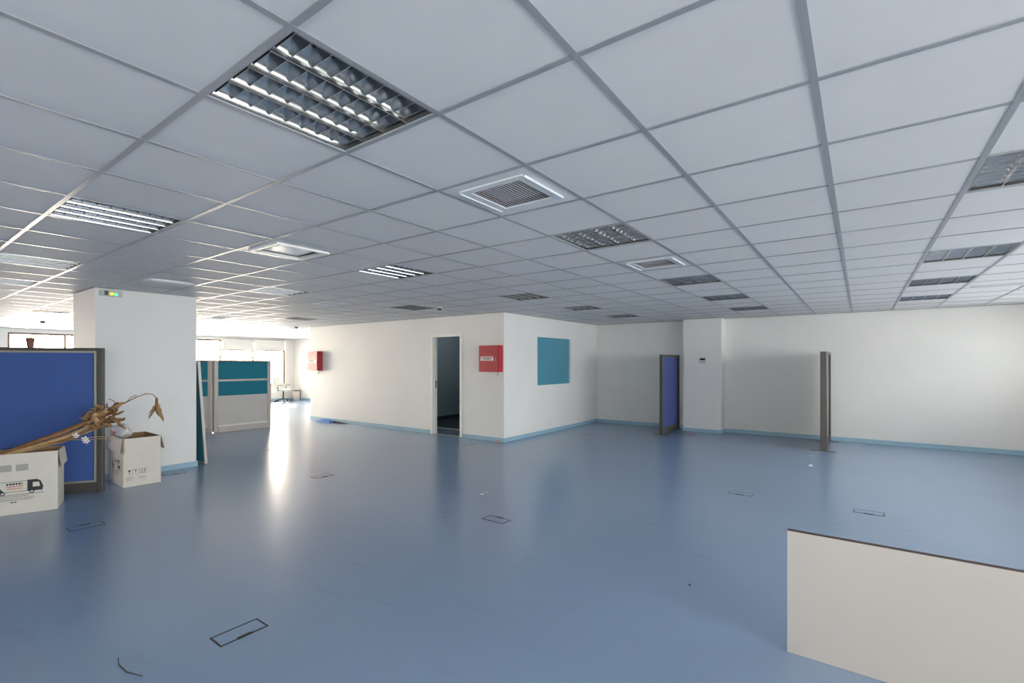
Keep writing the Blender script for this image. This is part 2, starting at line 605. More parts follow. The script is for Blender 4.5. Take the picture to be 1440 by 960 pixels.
# added fill light to brighten the store room, out of sight above the doorway
t = thing('storeroom_fill', 'round unseen fill light added on the ceiling inside the dark storeroom', 'fill light', (-7.9, 9.3, 2.50))
MB().lathe([(0.13, 0.0), (0.13, -0.03), (0.12, -0.04)], M['offwhite'], 18).obj('base', t)
pl_ = bpy.data.lights.new('storeroom_fill_light', 'POINT')
pl_.energy = 4.5
pl_.color = (0.9, 0.97, 1.0)
pl_.shadow_soft_size = 0.1
po = bpy.data.objects.new('storeroom_fill_light', pl_)
po.location = (0, 0, -0.16)
po.parent = t
col.objects.link(po)

# ------------------------------------------------------------------ ceiling
ceil = struct('ceiling', MB().box(XL - 0.25, XR + 0.25, YF - 0.2, YB + 0.6, TOP, TOP + 0.15, M['slab']))
P = 0.6
GY, GX = 0.746, -1.33


def cell_rect(i, j):
    return (GX - P * (j + 1), GX - P * j, GY + P * i, GY + P * (i + 1))


FIX = [
    (0, 0, 'mirror louvre ceiling light nearest the viewer, above the empty floor'),
    (0, 4, 'louvre ceiling light above the boxes, glowing white with window reflections'),
    (0, 8, 'bright louvre light at the left edge, beyond the one above the boxes'),
    (0, 11, 'cut off louvre ceiling light at the left edge, farthest of three in its row'),
    (4, 0, 'louvre ceiling light between the two slotted air grilles'),
    (8, 0, 'dark louvre ceiling light just beyond the smaller air grille'),
    (11, 0, 'dark louvre ceiling light second from the back pillar, in the row of air grilles'),
    (14, 0, 'dark louvre ceiling light closest to the back wall pillar'),
    (4, 4, 'pale louvre ceiling light in the middle of the ceiling, beyond the framed ceiling diffuser'),
    (8, 4, 'louvre ceiling light in front of the corner above the right red cabinet'),
    (11, 4, 'narrow looking louvre ceiling light above the teal inner window'),
    (14, 4, 'farthest louvre ceiling light, by the inner corner of the back wall'),
    (4, 8, 'white louvre ceiling light above the teal partition, beside the white pillar'),
    (8, 8, 'white louvre ceiling light above the long white wall, beside a small smoke detector'),
    (8, 14, 'faint distant louvre ceiling light at the end of the long white wall'),
    (2, 18, 'faint distant louvre ceiling light seen left of the pillar above the windows'),
    (4, -4, 'louvre ceiling light at the right edge, nearest of the right row, with bright cells'),
    (8, -4, 'pale louvre ceiling light second in the right row'),
    (11, -4, 'pale louvre ceiling light third in the right row'),
    (14, -4, 'pale louvre ceiling light last in the right row, nearest the back wall'),
]
VENT = [(2, 0, 'white slotted air grille in a ceiling tile beyond the nearest light'),
        (6, 0, 'smaller looking white air grille farther along the row of ceiling lights'),
        (6, 9, 'distant air grille in the ceiling above the long white wall'),
        (6, 16, 'distant air grille in the bright ceiling right of the white pillar')]
LIN = (12, -5)
FRAMED = (2, 4)
PLATE = (2, 9)
special = {(i, j) for i, j, _ in FIX} | {(i, j) for i, j, _ in VENT} | {LIN, FRAMED}


def pr(X, Y, Z):
    S, C_ = math.sin(R(54)), math.cos(R(54))
    x = X * S + Y * C_
    d = -X * C_ + Y * S
    if d < 0.15:
        return None
    return 720 + 675.2 * x / d, 509.8 - 675.2 * (Z - 1.527) / d


def solid(x0, x1, y0, y1):
    """cell buried in the walled-off block or a column"""
    if y0 > CY - 0.05 and x1 < CX1 + 0.05 and x0 > CX0 - 0.05:
        return True
    if x0 > -8.95 and x1 < -7.98 and y0 > 1.87 and y1 < 2.97:
        return True
    return False


cells = []
for j in range(-9, 31):
    for i in range(-12, 19):
        x0, x1, y0, y1 = cell_rect(i, j)
        x0, x1, y0, y1 = max(x0, XL), min(x1, XR), max(y0, YF), min(y1, YB if x1 > CX1 else 10.9)
        if x1 - x0 < 0.03 or y1 - y0 < 0.03 or solid(x0, x1, y0, y1) or (i, j) in special:
            continue
        pts = [pr(x, y, CEIL) for x, y in ((x0, y0), (x1, y0), (x1, y1), (x0, y1))]
        area = 0
        if all(pts):
            cx_ = [min(max(p[0], 0), 1440) for p in pts]
            cy_ = [min(max(p[1], 0), 960) for p in pts]
            area = abs(sum(cx_[k] * cy_[(k + 1) % 4] - cx_[(k + 1) % 4] * cy_[k] for k in range(4))) / 2
            xm, ym = (x0 + x1) / 2, (y0 + y1) / 2
            # hidden behind the block or the near pillar
            for (ax, bx_, ay, by) in ((CX0, CX1, CY, YB), (-8.98, -7.95, 1.84, 3.0)):
                for k in range(1, 60):
                    q = k / 60
                    if ax < xm * q < bx_ and ay < ym * q < by:
                        area = 0
        cells.append((area, i, j, x0, x1, y0, y1))
cells.sort(key=lambda c: -c[0])
TZ0, TZ1 = CEIL + 0.004, CEIL + 0.018
gapw = 0.0015
std = {}


def tile_mesh(wx, wy):
    k = (round(wx, 3), round(wy, 3))
    if k not in std:
        c = 0.004
        a, b = wx / 2 - gapw, wy / 2 - gapw
        mb = MB()
        vs = [(-a, -b, TZ1), (a, -b, TZ1), (a, b, TZ1), (-a, b, TZ1), (-a, -b, TZ0 + c), (a, -b, TZ0 + c), (a, b, TZ0 + c), (-a, b, TZ0 + c),
              (-a + c, -b + c, TZ0), (a - c, -b + c, TZ0), (a - c, b - c, TZ0), (-a + c, b - c, TZ0)]
        fs = [(0, 1, 2, 3), (8, 11, 10, 9)]
        for q in range(4):
            r_ = (q + 1) % 4
            fs += [(q, 4 + q, 4 + r_, r_), (4 + q, 8 + q, 8 + r_, 4 + r_)]
        mb.add(vs, fs, M['tile'])
        std[k] = mb.mesh('ceiling_tile')
    return std[k]


rest = MB()
ntile = 0
for area, i, j, x0, x1, y0, y1 in cells:
    if area > 4 and ntile < 290:
        link('ceiling_tile', tile_mesh(x1 - x0, y1 - y0), ceil, loc=((x0 + x1) / 2, (y0 + y1) / 2, random.uniform(-0.0008, 0.0008)))
        ntile += 1
    else:
        rest.box(x0 + gapw, x1 - gapw, y0 + gapw, y1 - gapw, TZ0, TZ1, M['tile'])
rest.obj('ceiling_tile_field', ceil, 'stuff')

bw = 0.012


def tee(length, along):
    mb = MB()
    if along == 'Y':
        mb.box(-bw, bw, 0, length, CEIL, CEIL + 0.003, M['bar']).box(-0.0015, 0.0015, 0, length, CEIL + 0.003, CEIL + 0.04, M['bar'])
    else:
        mb.box(0, length, -bw, bw, CEIL + 0.0005, CEIL + 0.0032, M['bar']).box(0, length, -0.0015, 0.0015, CEIL + 0.0032, CEIL + 0.03, M['bar'])
    return mb


def spans(c, lo, hi, along):
    """pieces of a grid line outside the block and columns"""
    cut = []
    for ax, bx_, ay, by in ((CX0, CX1, CY, 12), (-8.98, -7.95, 1.84, 3.0), (-3.23, -2.43, 11.0, 12), (CX1, 9, YB, 12), (CX0, CX0 + 0.1, 7, 12), (-20, CX0, 10.9, 12)):
        if along == 'Y' and ax < c < bx_:
            cut.append((ay, by))
        if along == 'X' and ay < c < by:
            cut.append((ax, bx_))
    cut.sort()
    res, cur = [], lo
    for a, b in cut:
        if a > cur:
            res.append((cur, min(a, hi)))
        cur = max(cur, b)
    if cur < hi:
        res.append((cur, hi))
    return [(a, b) for a, b in res if b - a > 0.05]


for j in range(-8, 30):
    x = GX - P * j
    if XL + 0.02 < x < XR - 0.02:
        for a, b in spans(x, YF, YB if x > CX1 else 10.9, 'Y'):
            o = tee(b - a, 'Y').obj('ceiling_runner', ceil)
            o.location = (x, a, 0)
for i in range(-11, 19):
    y = GY + P * i
    if y > YF + 0.02 and y < 11.45:
        for a, b in spans(y, XL, XR, 'X'):
            o = tee(b - a, 'X').obj('ceiling_cross_bar', ceil)
            o.location = (a, y, 0)


# ------------------------------------------------------------------ recessed louvre lights
def make_light():
    root = thing('ceiling_light', '', 'ceiling light', (0, 0, CEIL), 0, 'recessed louvre lights')
    h = 0.285
    z0 = 0.004
    b = MB()                                              # tray
    b.box(-h, h, -h, h, 0.098, 0.104, M['housing'])
    for s in (-1, 1):
        b.box(s * h - 0.004, s * h + 0.004, -h, h, z0, 0.098, M['housing'])
        b.box(-h, h, s * h - 0.004, s * h + 0.004, z0, 0.098, M['housing'])
    b.obj('housing', root)
    fr = MB()
    for s in (-1, 1):
        fr.box(min(s * h, s * 0.297), max(s * h, s * 0.297), -0.297, 0.297, z0 - 0.001, z0 + 0.004, M['grille'])
        fr.box(-h, h, min(s * h, s * 0.297), max(s * h, s * 0.297), z0 - 0.001, z0 + 0.004, M['grille'])
    fr.obj('rim', root)
    e = 0.280
    W = 2 * e / 4
    # long reflectors: concave parabolic flanks, one object per divider or side
    prof = [(0.0, 0.0025), (0.25, 0.005), (0.5, 0.012), (0.75, 0.024), (1.0, 0.044)]
    H = 0.058

    def divider(x, left, right):
        mb = MB()
        for s in ([-1] if left else []) + ([1] if right else []):
            vs, fs = [], []
            for t, wd in prof:
                vs += [(x + s * wd, -e, z0 + t * H), (x + s * wd, e, z0 + t * H)]
            for q in range(len(prof) - 1):
                f = (2 * q, 2 * q + 1, 2 * q + 3, 2 * q + 2)
                fs.append(f if s > 0 else tuple(reversed(f)))
            mb.add(vs, fs, M['mirror'], True)
        mb.add([(x - 0.0025 * left, -e, z0), (x + 0.0025 * right, -e, z0), (x + 0.0025 * right, e, z0), (x - 0.0025 * left, e, z0)], [(0, 3, 2, 1)], M['lpost'])
        return mb
    for k in range(5):
        divider(-e + k * W, k > 0, k < 4).obj('reflector', root)
    nb = 8
    for k in range(nb + 1):                              # cross blades
        y = max(-e + 0.016, min(e - 0.016, -e + 2 * e * k / nb))
        mb = MB()
        for c in range(4):
            xa, xb = -e + c * W, -e + (c + 1) * W
            for s in (-1, 1):
                vs, fs = [], []
                pp = [(0.0, 0.0015, 0.005), (0.25, 0.0045, 0.008), (0.5, 0.009, 0.012), (0.75, 0.014, 0.023), (0.97, 0.019, 0.038)]
                for t, wd, inset in pp:
                    vs += [(xa + inset, y + s * wd, z0 + 0.013 + t * (H - 0.016)), (xb - inset, y + s * wd, z0 + 0.013 + t * (H - 0.016))]
                for q in range(len(pp) - 1):
                    f = (2 * q, 2 * q + 1, 2 * q + 3, 2 * q + 2)
                    fs.append(tuple(reversed(f)) if s > 0 else f)
                mb.add(vs, fs, M['mirror'], True)
            mb.add([(xa + 0.004, y - 0.0015, z0 + 0.013), (xb - 0.004, y - 0.0015, z0 + 0.013), (xb - 0.004, y + 0.0015, z0 + 0.013), (xa + 0.004, y + 0.0015, z0 + 0.013)], [(0, 3, 2, 1)], M['lpost'])
        mb.obj('louvre_blade', root)
    for c in range(4):
        x = -e + (c + 0.5) * W
        MB().tube([(x, -e + 0.01, 0.078), (x, e - 0.01, 0.078)], 0.013, M['tube'], 8).obj('lamp_tube', root)
    return root


proto = make_light()
for k, (i, j, lab) in enumerate(FIX):
    o = proto if k == 0 else copy_tree(proto)
    x0, x1, y0, y1 = cell_rect(i, j)
    o.location = ((x0 + x1) / 2, (y0 + y1) / 2, CEIL)
    o['label'] = lab


# ------------------------------------------------------------------ air grilles
def ring(mb, a, b, z0, z1, m):
    """square ring, half sizes a (outer) and b (inner)"""
    mb.box(-a, a, -a, -b, z0, z1, m)
    mb.box(-a, a, b, a, z0, z1, m)
    mb.box(-a, -b, -b, b, z0, z1, m)
    mb.box(b, a, -b, b, z0, z1, m)
    return mb


def make_vent():
    root = thing('air_grille', '', 'air vent', (0, 0, CEIL), 0, 'air grilles in the ceiling')
    pl = MB()
    ring(pl, 0.297, 0.192, 0.004, 0.016, M['tile'])
    pl.obj('face_plate', root)
    MB().box(-0.19, 0.19, -0.19, 0.19, 0.045, 0.05, M['bar']).obj('duct_back', root)
    fr = MB()
    ring(fr, 0.215, 0.168, -0.004, 0.004, M['grille'])
    fr.obj('rim', root)
    for s, wd in ((-1, 0.006), (1, 0.006)):
        MB().box(s * 0.222 - wd / 2, s * 0.222 + wd / 2, -0.20, 0.20, -0.010, 0.003, M['grille']).obj('deflector_strip', root)
    n = 16
    for k in range(n):
        x = -0.158 + 0.316 * k / (n - 1)
        T = Matrix.Translation((x, 0, 0.006)) @ Matrix.Rotation(R(35), 4, 'Y')
        MB().box(-0.0092, 0.0092, -0.168, 0.168, -0.001, 0.001, M['grille'], T).obj('slat', root)
    return root


proto = make_vent()
for k, (i, j, lab) in enumerate(VENT):
    o = proto if k == 0 else copy_tree(proto)
    x0, x1, y0, y1 = cell_rect(i, j)
    o.location = ((x0 + x1) / 2, (y0 + y1) / 2, CEIL)
    o['label'] = lab

x0, x1, y0, y1 = cell_rect(*LIN)
t = thing('slot_diffuser', 'ceiling air diffuser with one dark slot at the right edge near the back wall', 'air vent', ((x0 + x1) / 2, (y0 + y1) / 2, CEIL))
pl = MB()
ring(pl, 0.297, 0.24, 0.003, 0.014, M['tile'])
pl.obj('rim', t)
MB().box(-0.24, 0.24, -0.24, 0.10, 0.006, 0.016, M['tile']).obj('face_plate', t)
MB().box(-0.24, 0.24, 0.10, 0.24, 0.020, 0.024, M['dark']).obj('slot_back', t)
for k in range(4):
    MB().box(-0.24, 0.24, 0.115 + 0.03 * k, 0.121 + 0.03 * k, 0.004, 0.018, M['grille']).obj('slat', t)

x0, x1, y0, y1 = cell_rect(*FRAMED)
t = thing('framed_diffuser', 'square framed ceiling diffuser with a shiny inner plate, glinting above the white pillar', 'air vent', ((x0 + x1) / 2, (y0 + y1) / 2, CEIL))
pl = MB()
ring(pl, 0.297, 0.235, 0.003, 0.012, M['grille'])
pl.obj('face_plate', t)
fr = MB()
ring(fr, 0.235, 0.205, -0.012, 0.012, M['white'])
fr.obj('frame', t)
bx = MB()
ring(bx, 0.235, 0.205, 0.012, 0.075, M['bar'])
bx.box(-0.205, 0.205, -0.205, 0.205, 0.070, 0.075, M['housing'])
bx.obj('plenum', t)
MB().box(-0.150, 0.150, -0.150, 0.150, 0.010, 0.016, mat('glossy_white_plate', (214, 214, 210), 0.12)).obj('inner_plate', t)
MB().lathe([(0.04, 0.016), (0.04, 0.07)], M['bar'], 10).obj('plate_stem', t)

# flat plate and detectors on the ceiling
x0, x1, y0, y1 = cell_rect(*PLATE)
pb = MB()
n = 28
poly = []
for k in range(n):
    a = 2 * math.pi * k / n
    ca, sa = math.cos(a), math.sin(a)
    poly.append((0.14 * math.copysign(abs(ca) ** 0.5, ca), 0.24 * math.copysign(abs(sa) ** 0.5, sa)))
pb.prism(poly, -0.012, 0.004, M['grille'])
pb.prism([(x * 0.8, y * 0.85) for x, y in poly], -0.018, -0.012, M['grille'])
o = pb.obj('ceiling_speaker')
o.location = ((x0 + x1) / 2 + 0.3, (y0 + y1) / 2, CEIL)
tag(o, 'flat rounded white plate on the ceiling in front of the white pillar', 'ceiling plate')


def detector(loc, lab):
    t = thing('smoke_detector', lab, 'smoke detector', loc, 0, 'smoke detectors')
    MB().lathe([(0.055, 0.002), (0.055, -0.014), (0.05, -0.018)], M['offwhite'], 16).obj('base', t)
    MB().lathe([(0.042, -0.018), (0.04, -0.035), (0.028, -0.048), (0.008, -0.052)], M['charcoal'], 16).obj('sensor_head', t)


detector((-15.4, 2.62, CEIL), 'dark smoke detector under the bright ceiling at far left, near the windows')
detector((-12.25, 7.02, CEIL), 'dark smoke detector at the far end of the long white wall')
detector((-5.97, 6.06, CEIL), 'small smoke detector beside the ceiling light above the doorway wall')


# ------------------------------------------------------------------ red hose cabinets
def make_cabinet():
    t = thing('fire_hose_cabinet', '', 'fire cabinet', (0, 0, 0), 0, 'red fire hose cabinets')
    W_, D, H_ = 0.475, 0.16, 0.51           # origin: lower left back corner, front towards -Y
    MB().box(0, W_, -D + 0.022, 0, 0, H_, M['redcab']).obj('cabinet_body', t)
    d = MB()
    d.cbox(0.006, W_ - 0.006, 0, 0.02, 0.006, H_ - 0.006, 0.005, M['redcab'], Matrix.Translation((0, -D, 0)))
    d = d.obj('door', t)
    MB().box(W_ - 0.05, W_ - 0.035, -D - 0.016, -D, 0.20, 0.27, M['chrome']).obj('handle', d)
    lb = MB()
    lb.box(0.05, 0.37, -D - 0.002, -D, 0.215, 0.30, M['label'])
    lb = lb.obj('label_plate', t, label='white label plate with dark lettering')
    tx = MB()
    rnd = random.Random(3)
    for row, (z, hh, x_a, x_b) in enumerate(((0.272, 0.016, 0.06, 0.36), (0.240, 0.022, 0.11, 0.31))):
        x = x_a
        while x < x_b:
            ww = rnd.uniform(0.012, 0.020)
            tx.box(x, min(x + ww, x_b), -D - 0.003, -D - 0.002, z, z + hh, M['ink'] if row == 1 else M['redpl'])
            x += ww + 0.007
    tx.obj('lettering', lb)
    v = MB()
    v.tube([(0.38, -0.03, 0), (0.38, -0.03, -0.05), (0.36, -0.06, -0.07)], 0.008, M['chrome'], 8)
    v.box(0.33, 0.37, -0.075, -0.06, -0.10, -0.06, M['label'])
    v.obj('seal_tag', t, label='small white tag hanging under the cabinet')
    return t


cab = make_cabinet()
cab.location = (-6.03, CY, 1.35)
cab['label'] = 'red fire hose cabinet between the dark doorway and the wall corner'
c2 = copy_tree(cab)
c2.location = (-12.02, CY, 1.318)
c2['label'] = 'red fire hose cabinet at the far left end of the long white wall'


# ------------------------------------------------------------------ partitions
def partition(name, label, length, height, loc, rz, fabric, post=M['post'], feet=False, trim=M['ltrim'], th=0.075, post_w=0.06, kick=0.12, group='blue office partitions'):
    """local X runs along the screen from 0 to length; thickness in Y"""
    t = thing(name, label, 'partition', loc, rz, group)
    h = th / 2
    z0 = 0.011 if feet else 0.0
    for x in (0, length - post_w):
        MB().cbox(x, x + post_w, -h, h, z0, height, 0.008, post).obj('post', t)
    MB().box(post_w, length - post_w, -h, h, height - 0.035, height, post).obj('top_rail', t)
    MB().box(post_w, length - post_w, -h + 0.004, h - 0.004, z0 + 0.002, kick, post).obj('kick_plate', t)
    q = 0.022
    tr = MB()
    for s in (-1, 1):
        ya, yb = (-h + 0.006, -0.012) if s < 0 else (0.012, h - 0.006)
        tr.box(post_w, post_w + q, ya, yb, kick, height - 0.035, trim)
        tr.box(length - post_w - q, length - post_w, ya, yb, kick, height - 0.035, trim)
        tr.box(post_w + q, length - post_w - q, ya, yb, height - 0.035 - q, height - 0.035, trim)
        tr.box(post_w + q, length - post_w - q, ya, yb, kick, kick + q, trim)
    tr.obj('inner_trim', t)
    MB().box(post_w + q * 0, length - post_w, -0.018, 0.018, kick, height - 0.035, fabric).obj('panel', t)
    for x in (post_w / 2, length - post_w / 2):
        if feet:
            f = MB().box(x - 0.035, x + 0.035, -0.185, 0.185, 0, 0.010, post)
            f.tube([(x, 0, 0.008), (x, 0, 0.02)], 0.02, post, 8)
            f.obj('foot', t)
    return t


ang = math.atan2(-0.835, -0.55)
dirv = Vector((-0.55, -0.835)).normalized()
nrm = Vector((-dirv.y, dirv.x))
partition('office_partition', 'large royal blue fabric partition with dark frame at left, behind the boxes', 1.6, 1.70, (-7.295, 1.77, 0), ang, M['blue'])
partition('office_partition', 'narrow looking blue partition seen nearly edge on, left of the back wall pillar', 1.15, 1.70, (-3.42, 10.08, 0), R(90), M['periw'], feet=True, th=0.075, trim=M['post'])
partition('office_partition', 'dark grey partition seen edge on in front of the bright back wall, right of the pillar', 1.33, 1.72, (-0.52, 9.86, 0), R(90), M['greyfab'], feet=True, th=0.10, post_w=0.07, trim=M['post'])


def teal_partition(label, length, height, loc, rz):
    t = thing('teal_partition', label, 'partition', loc, rz, 'teal partitions by the far windows')
    pw = 0.085
    for x in (0, length - pw):
        MB().cbox(x, x + pw, -0.035, 0.035, 0.015, height, 0.008, M['lpost']).obj('post', t)
        MB().lathe([(0.045, 0), (0.045, 0.008), (0.012, 0.014), (0.012, 0.02)], M['lpost'], 12, Matrix.Translation((x + pw / 2, 0, 0))).obj('foot', t)
    MB().box(pw, length - pw, -0.030, 0.030, height - 0.03, height, M['brown']).obj('top_rail', t)
    MB().box(pw, length - pw, -0.022, 0.022, 1.16, height - 0.03, M['teal']).obj('fabric_panel', t)
    MB().box(pw, length - pw, -0.030, 0.030, 1.115, 1.16, M['lpost']).obj('middle_rail', t)
    MB().box(pw, length - pw, -0.022, 0.022, 0.80, 1.115, M['teal']).obj('fabric_panel', t)
    MB().box(pw, length - pw, -0.024, 0.024, 0.16, 0.80, M['lgrey']).obj('lower_panel', t, label='light grey lower panel')
    k = MB()
    k.box(pw, length - pw, -0.05, 0.05, 0.004, 0.13, M['lpost'])
    k.add([(pw, -0.05, 0.13), (length - pw, -0.05, 0.13), (length - pw, -0.022, 0.16), (pw, -0.022, 0.16)], [(0, 1, 2, 3)], M['white'])
    k.add([(pw, 0.05, 0.13), (length - pw, 0.05, 0.13), (length - pw, 0.022, 0.16), (pw, 0.022, 0.16)], [(3, 2, 1, 0)], M['white'])
    k.obj('cable_duct', t)
    return t


teal_partition('teal and light grey partition standing before the far windows, right of the white pillar', 1.24, 1.58, (-11.36, 4.62, 0), R(90))
teal_partition('second teal partition joined at an angle to the first, half hidden by the leaning panel', 1.2, 1.58, (-11.385, 4.606, 0), math.atan2(-0.588, -0.809))

# teal panel leaning on the pillar's far side
t = thing('leaning_panel', 'loose teal panel with pale edge leaning against the right side of the white pillar', 'panel', (-8.0, 3.15, 0))
lean = math.atan2(0.10, 1.53)
T = Matrix.Rotation(lean, 4, 'X')
MB().box(-0.95, -0.006, -0.016, 0.016, 0.02, 1.535, M['teal'], T).obj('fabric_panel', t)
e = MB()
e.cbox(-0.006, 0.012, -0.02, 0.02, 0.004, 1.55, 0.004, M['lpost'], T)
e.box(-0.95, -0.006, -0.02, 0.02, 1.535, 1.55, M['lpost'], T)
e.box(-0.95, -0.006, -0.02, 0.02, 0.004, 0.02, M['lpost'], T)
e.obj('edge_trim', t)


# ------------------------------------------------------------------ boxes
def carton(label, loc, rz, L_, D, H_, flaps):
    """origin: near corner; local X along the long face (L_), local Y away (D)"""
    t = thing('cardboard_box', label, 'box', loc, rz, 'white cardboard removal boxes')
    k = 0.006
    b = MB()
    b.box(0, L_, 0, D, 0.001, k, M['carton'])
    for x0, x1, y0, y1 in ((0, L_, 0, k), (0, L_, D - k, D), (0, k, k, D - k), (L_ - k, L_, k, D - k)):
        b.box(x0, x1, y0, y1, k, H_, M['carton'])
    q = 0.0015
    b.box(k, L_ - k, k, k + q, k, H_, M['kraft'])
    b.box(k, L_ - k, D - k - q, D - k, k, H_, M['kraft'])
    b.box(k, k + q, k + q, D - k - q, k, H_, M['kraft'])
    b.box(L_ - k - q, L_ - k, k + q, D - k - q, k, H_, M['kraft'])
    b.box(k, L_ - k, k, D - k, k, k + q, M['kraft'])
    b.obj('carton', t)
    for side, a, fl in flaps:        # a: angle the flap has swung outward and down from upright (180 = flat on the outside)
        w_ = (L_ if side in 'fb' else D) - 0.012
        T = {'f': Matrix.Translation((L_ / 2, 0, H_)), 'b': Matrix.Translation((L_ / 2, D, H_)) @ Matrix.Rotation(R(180), 4, 'Z'),
             'l': Matrix.Translation((0, D / 2, H_)) @ Matrix.Rotation(R(-90), 4, 'Z'), 'r': Matrix.Translation((L_, D / 2, H_)) @ Matrix.Rotation(R(90), 4, 'Z')}[side]
        T = T @ Matrix.Rotation(R(a), 4, 'X')
        f = MB()
        f.box(-w_ / 2 + 0.002, w_ / 2 - 0.002, -0.0005, 0.006, 0.003, fl, M['carton'], T)
        f.box(-w_ / 2, -w_ / 2 + 0.002, -0.0005, 0.006, 0.003, fl, M['kraft'], T)
        f.box(w_ / 2 - 0.002, w_ / 2, -0.0005, 0.006, 0.003, fl, M['kraft'], T)
        f.obj('flap', t)
    return t


def print_truck(t, T, w_, lettering=True):
    """flat print: articulated truck, w_ wide, on the plane of T (x right, z up, faces -y)"""
    y = (-0.0012, -0.0004)
    p = MB()

    def bx(x0, x1, z0, z1, m=M['ink'], o=0.0):
        p.box(x0 * w_, x1 * w_, y[0] - o, y[1] - o, z0 * w_, z1 * w_, m, T)

    def poly(pts, m=M['ink'], o=0.0):
        n = len(pts)
        vs = [(a * w_, y[0] - o, b * w_) for a, b in pts] + [(a * w_, y[1] - o, b * w_) for a, b in pts]
        p.add(vs, [tuple(range(n)), tuple(reversed(range(n, 2 * n)))] + [(i, n + i, n + (i + 1) % n, (i + 1) % n) for i in range(n)], m, False, T)

    def wheel(cx, cz, r):
        n = 18
        poly([(cx + r * math.cos(2 * math.pi * k / n), cz + r * math.sin(2 * math.pi * k / n)) for k in range(n)])
        poly([(cx + 0.55 * r * math.cos(2 * math.pi * k / n), cz + 0.55 * r * math.sin(2 * math.pi * k / n)) for k in range(n)], M['carton'], 0.0008)
    bx(0.03, 0.66, 0.355, 0.365)
    bx(0.03, 0.66, 0.075, 0.085)
    bx(0.03, 0.037, 0.085, 0.355)
    poly([(0.037, 0.085), (0.20, 0.085), (0.10, 0.22), (0.037, 0.25)])
    poly([(0.66, 0.06), (0.97, 0.06), (0.985, 0.17), (0.93, 0.33), (0.85, 0.38), (0.66, 0.38)])
    poly([(0.77, 0.17), (0.92, 0.17), (0.90, 0.30), (0.77, 0.30)], M['carton'], 0.0008)
    bx(0.0, 1.0, -0.015, -0.003)
    for cx in (0.06, 0.17, 0.75):
        wheel(cx, 0.045, 0.05)
    p.obj('printed_truck', t, label='black printed lorry picture')
    q = MB()
    rnd = random.Random(11)

    def line(x0, x1, z0, z1, m, cw):
        x = x0
        while x < x1 - cw * 0.4:
            c = cw * rnd.uniform(0.7, 1.2)
            q.box(x * w_, min(x + c, x1) * w_, y[0], y[1], z0 * w_, z1 * w_, m, T)
            x += c + cw * 0.35
    line(0.24, 0.56, 0.27, 0.32, M['ink'], 0.045)
    line(0.25, 0.57, 0.21, 0.245, M['inkred'], 0.03)
    line(0.25, 0.57, 0.15, 0.18, M['inkred'], 0.025)
    line(0.10, 0.70, -0.06, -0.045, M['ink'], 0.02)
    line(0.0, 0.80, -0.11, -0.095, M['ink'], 0.02)
    line(0.02, 0.78, -0.16, -0.145, M['ink'], 0.02)
    line(0.33, 0.46, -0.23, -0.20, M['ink'], 0.05)
    q.obj('printed_lettering', t)


# box at the left edge; long face towards the viewer
C1 = Vector((-6.79, 1.27))
ux = Vector((0.31, 0.95)).normalized()                  # along the long face, left to right in view
L1 = 0.62
o1 = C1 - ux * L1
b1 = carton('white cardboard box with a printed lorry at the left edge, dried plant lying in it', (o1.x, o1.y, 0), math.atan2(ux.y, ux.x), L1, 0.38, 0.61,
            [('r', 172, 0.17)])
print_truck(b1, Matrix.Translation((0.155, 0, 0.20)), 0.36)
fd = MB()
for xx, ww in ((0.16, 0.12), (0.31, 0.09)):
    fd.box(xx, xx + ww, -0.0012, -0.0004, 0.435, 0.50, M['inkgrey'])
fd.obj('faded_print', b1)

# second box, against the pillar; its short face is turned to the viewer
b2 = carton('open white cardboard box with handling symbols standing against the white pillar', (-7.27 - 0.60, 1.965, 0), R(-1.5), 0.60, 0.385, 0.595,
            [('r', 174, 0.185), ('b', 168, 0.17), ('f', 172, 0.17)])
TR = Matrix.Translation((0.60, 0, 0)) @ Matrix.Rotation(R(90), 4, 'Z')       # plane of the short face
print_truck(b2, Matrix.Translation((0.14, 0, 0.19)), 0.34)
sy = MB()
ya, yb = -0.0012, -0.0004


def sb(x0, x1, z0, z1, m=M['ink']):
    sy.box(x0, x1, ya, yb, z0, z1, m, TR)


def outline(x0, x1, z0, z1, k=0.0022):
    sb(x0, x1, z0, z0 + k)
    sb(x0, x1, z1 - k, z1)
    sb(x0, x0 + k, z0 + k, z1 - k)
    sb(x1 - k, x1, z0 + k, z1 - k)


# goblet
sy.add([(0.045, ya, 0.205), (0.075, ya, 0.205), (0.068, ya, 0.185), (0.062, ya, 0.178), (0.058, ya, 0.178), (0.052, ya, 0.185)], [(0, 5, 4, 3, 2, 1)], M['ink'], False, TR)
sb(0.058, 0.062, 0.155, 0.178)
sb(0.050, 0.070, 0.152, 0.156)
outline(0.088, 0.155, 0.15, 0.212)
sy.add([(0.105, ya, 0.19), (0.138, ya, 0.19), (0.121, ya, 0.204)], [(0, 1, 2)], M['ink'], False, TR)
sb(0.1195, 0.1225, 0.165, 0.19)
outline(0.165, 0.235, 0.15, 0.212)
for xx in (0.185, 0.212):
    sb(xx, xx + 0.004, 0.163, 0.19)
    sy.add([(xx - 0.007, ya, 0.188), (xx + 0.011, ya, 0.188), (xx + 0.002, ya, 0.203)], [(0, 1, 2)], M['ink'], False, TR)
sb(0.178, 0.224, 0.158, 0.162)
sy.obj('handling_symbols', b2, label='black printed goblet, umbrella and arrow symbols')
pt = MB()
rnd = random.Random(5)
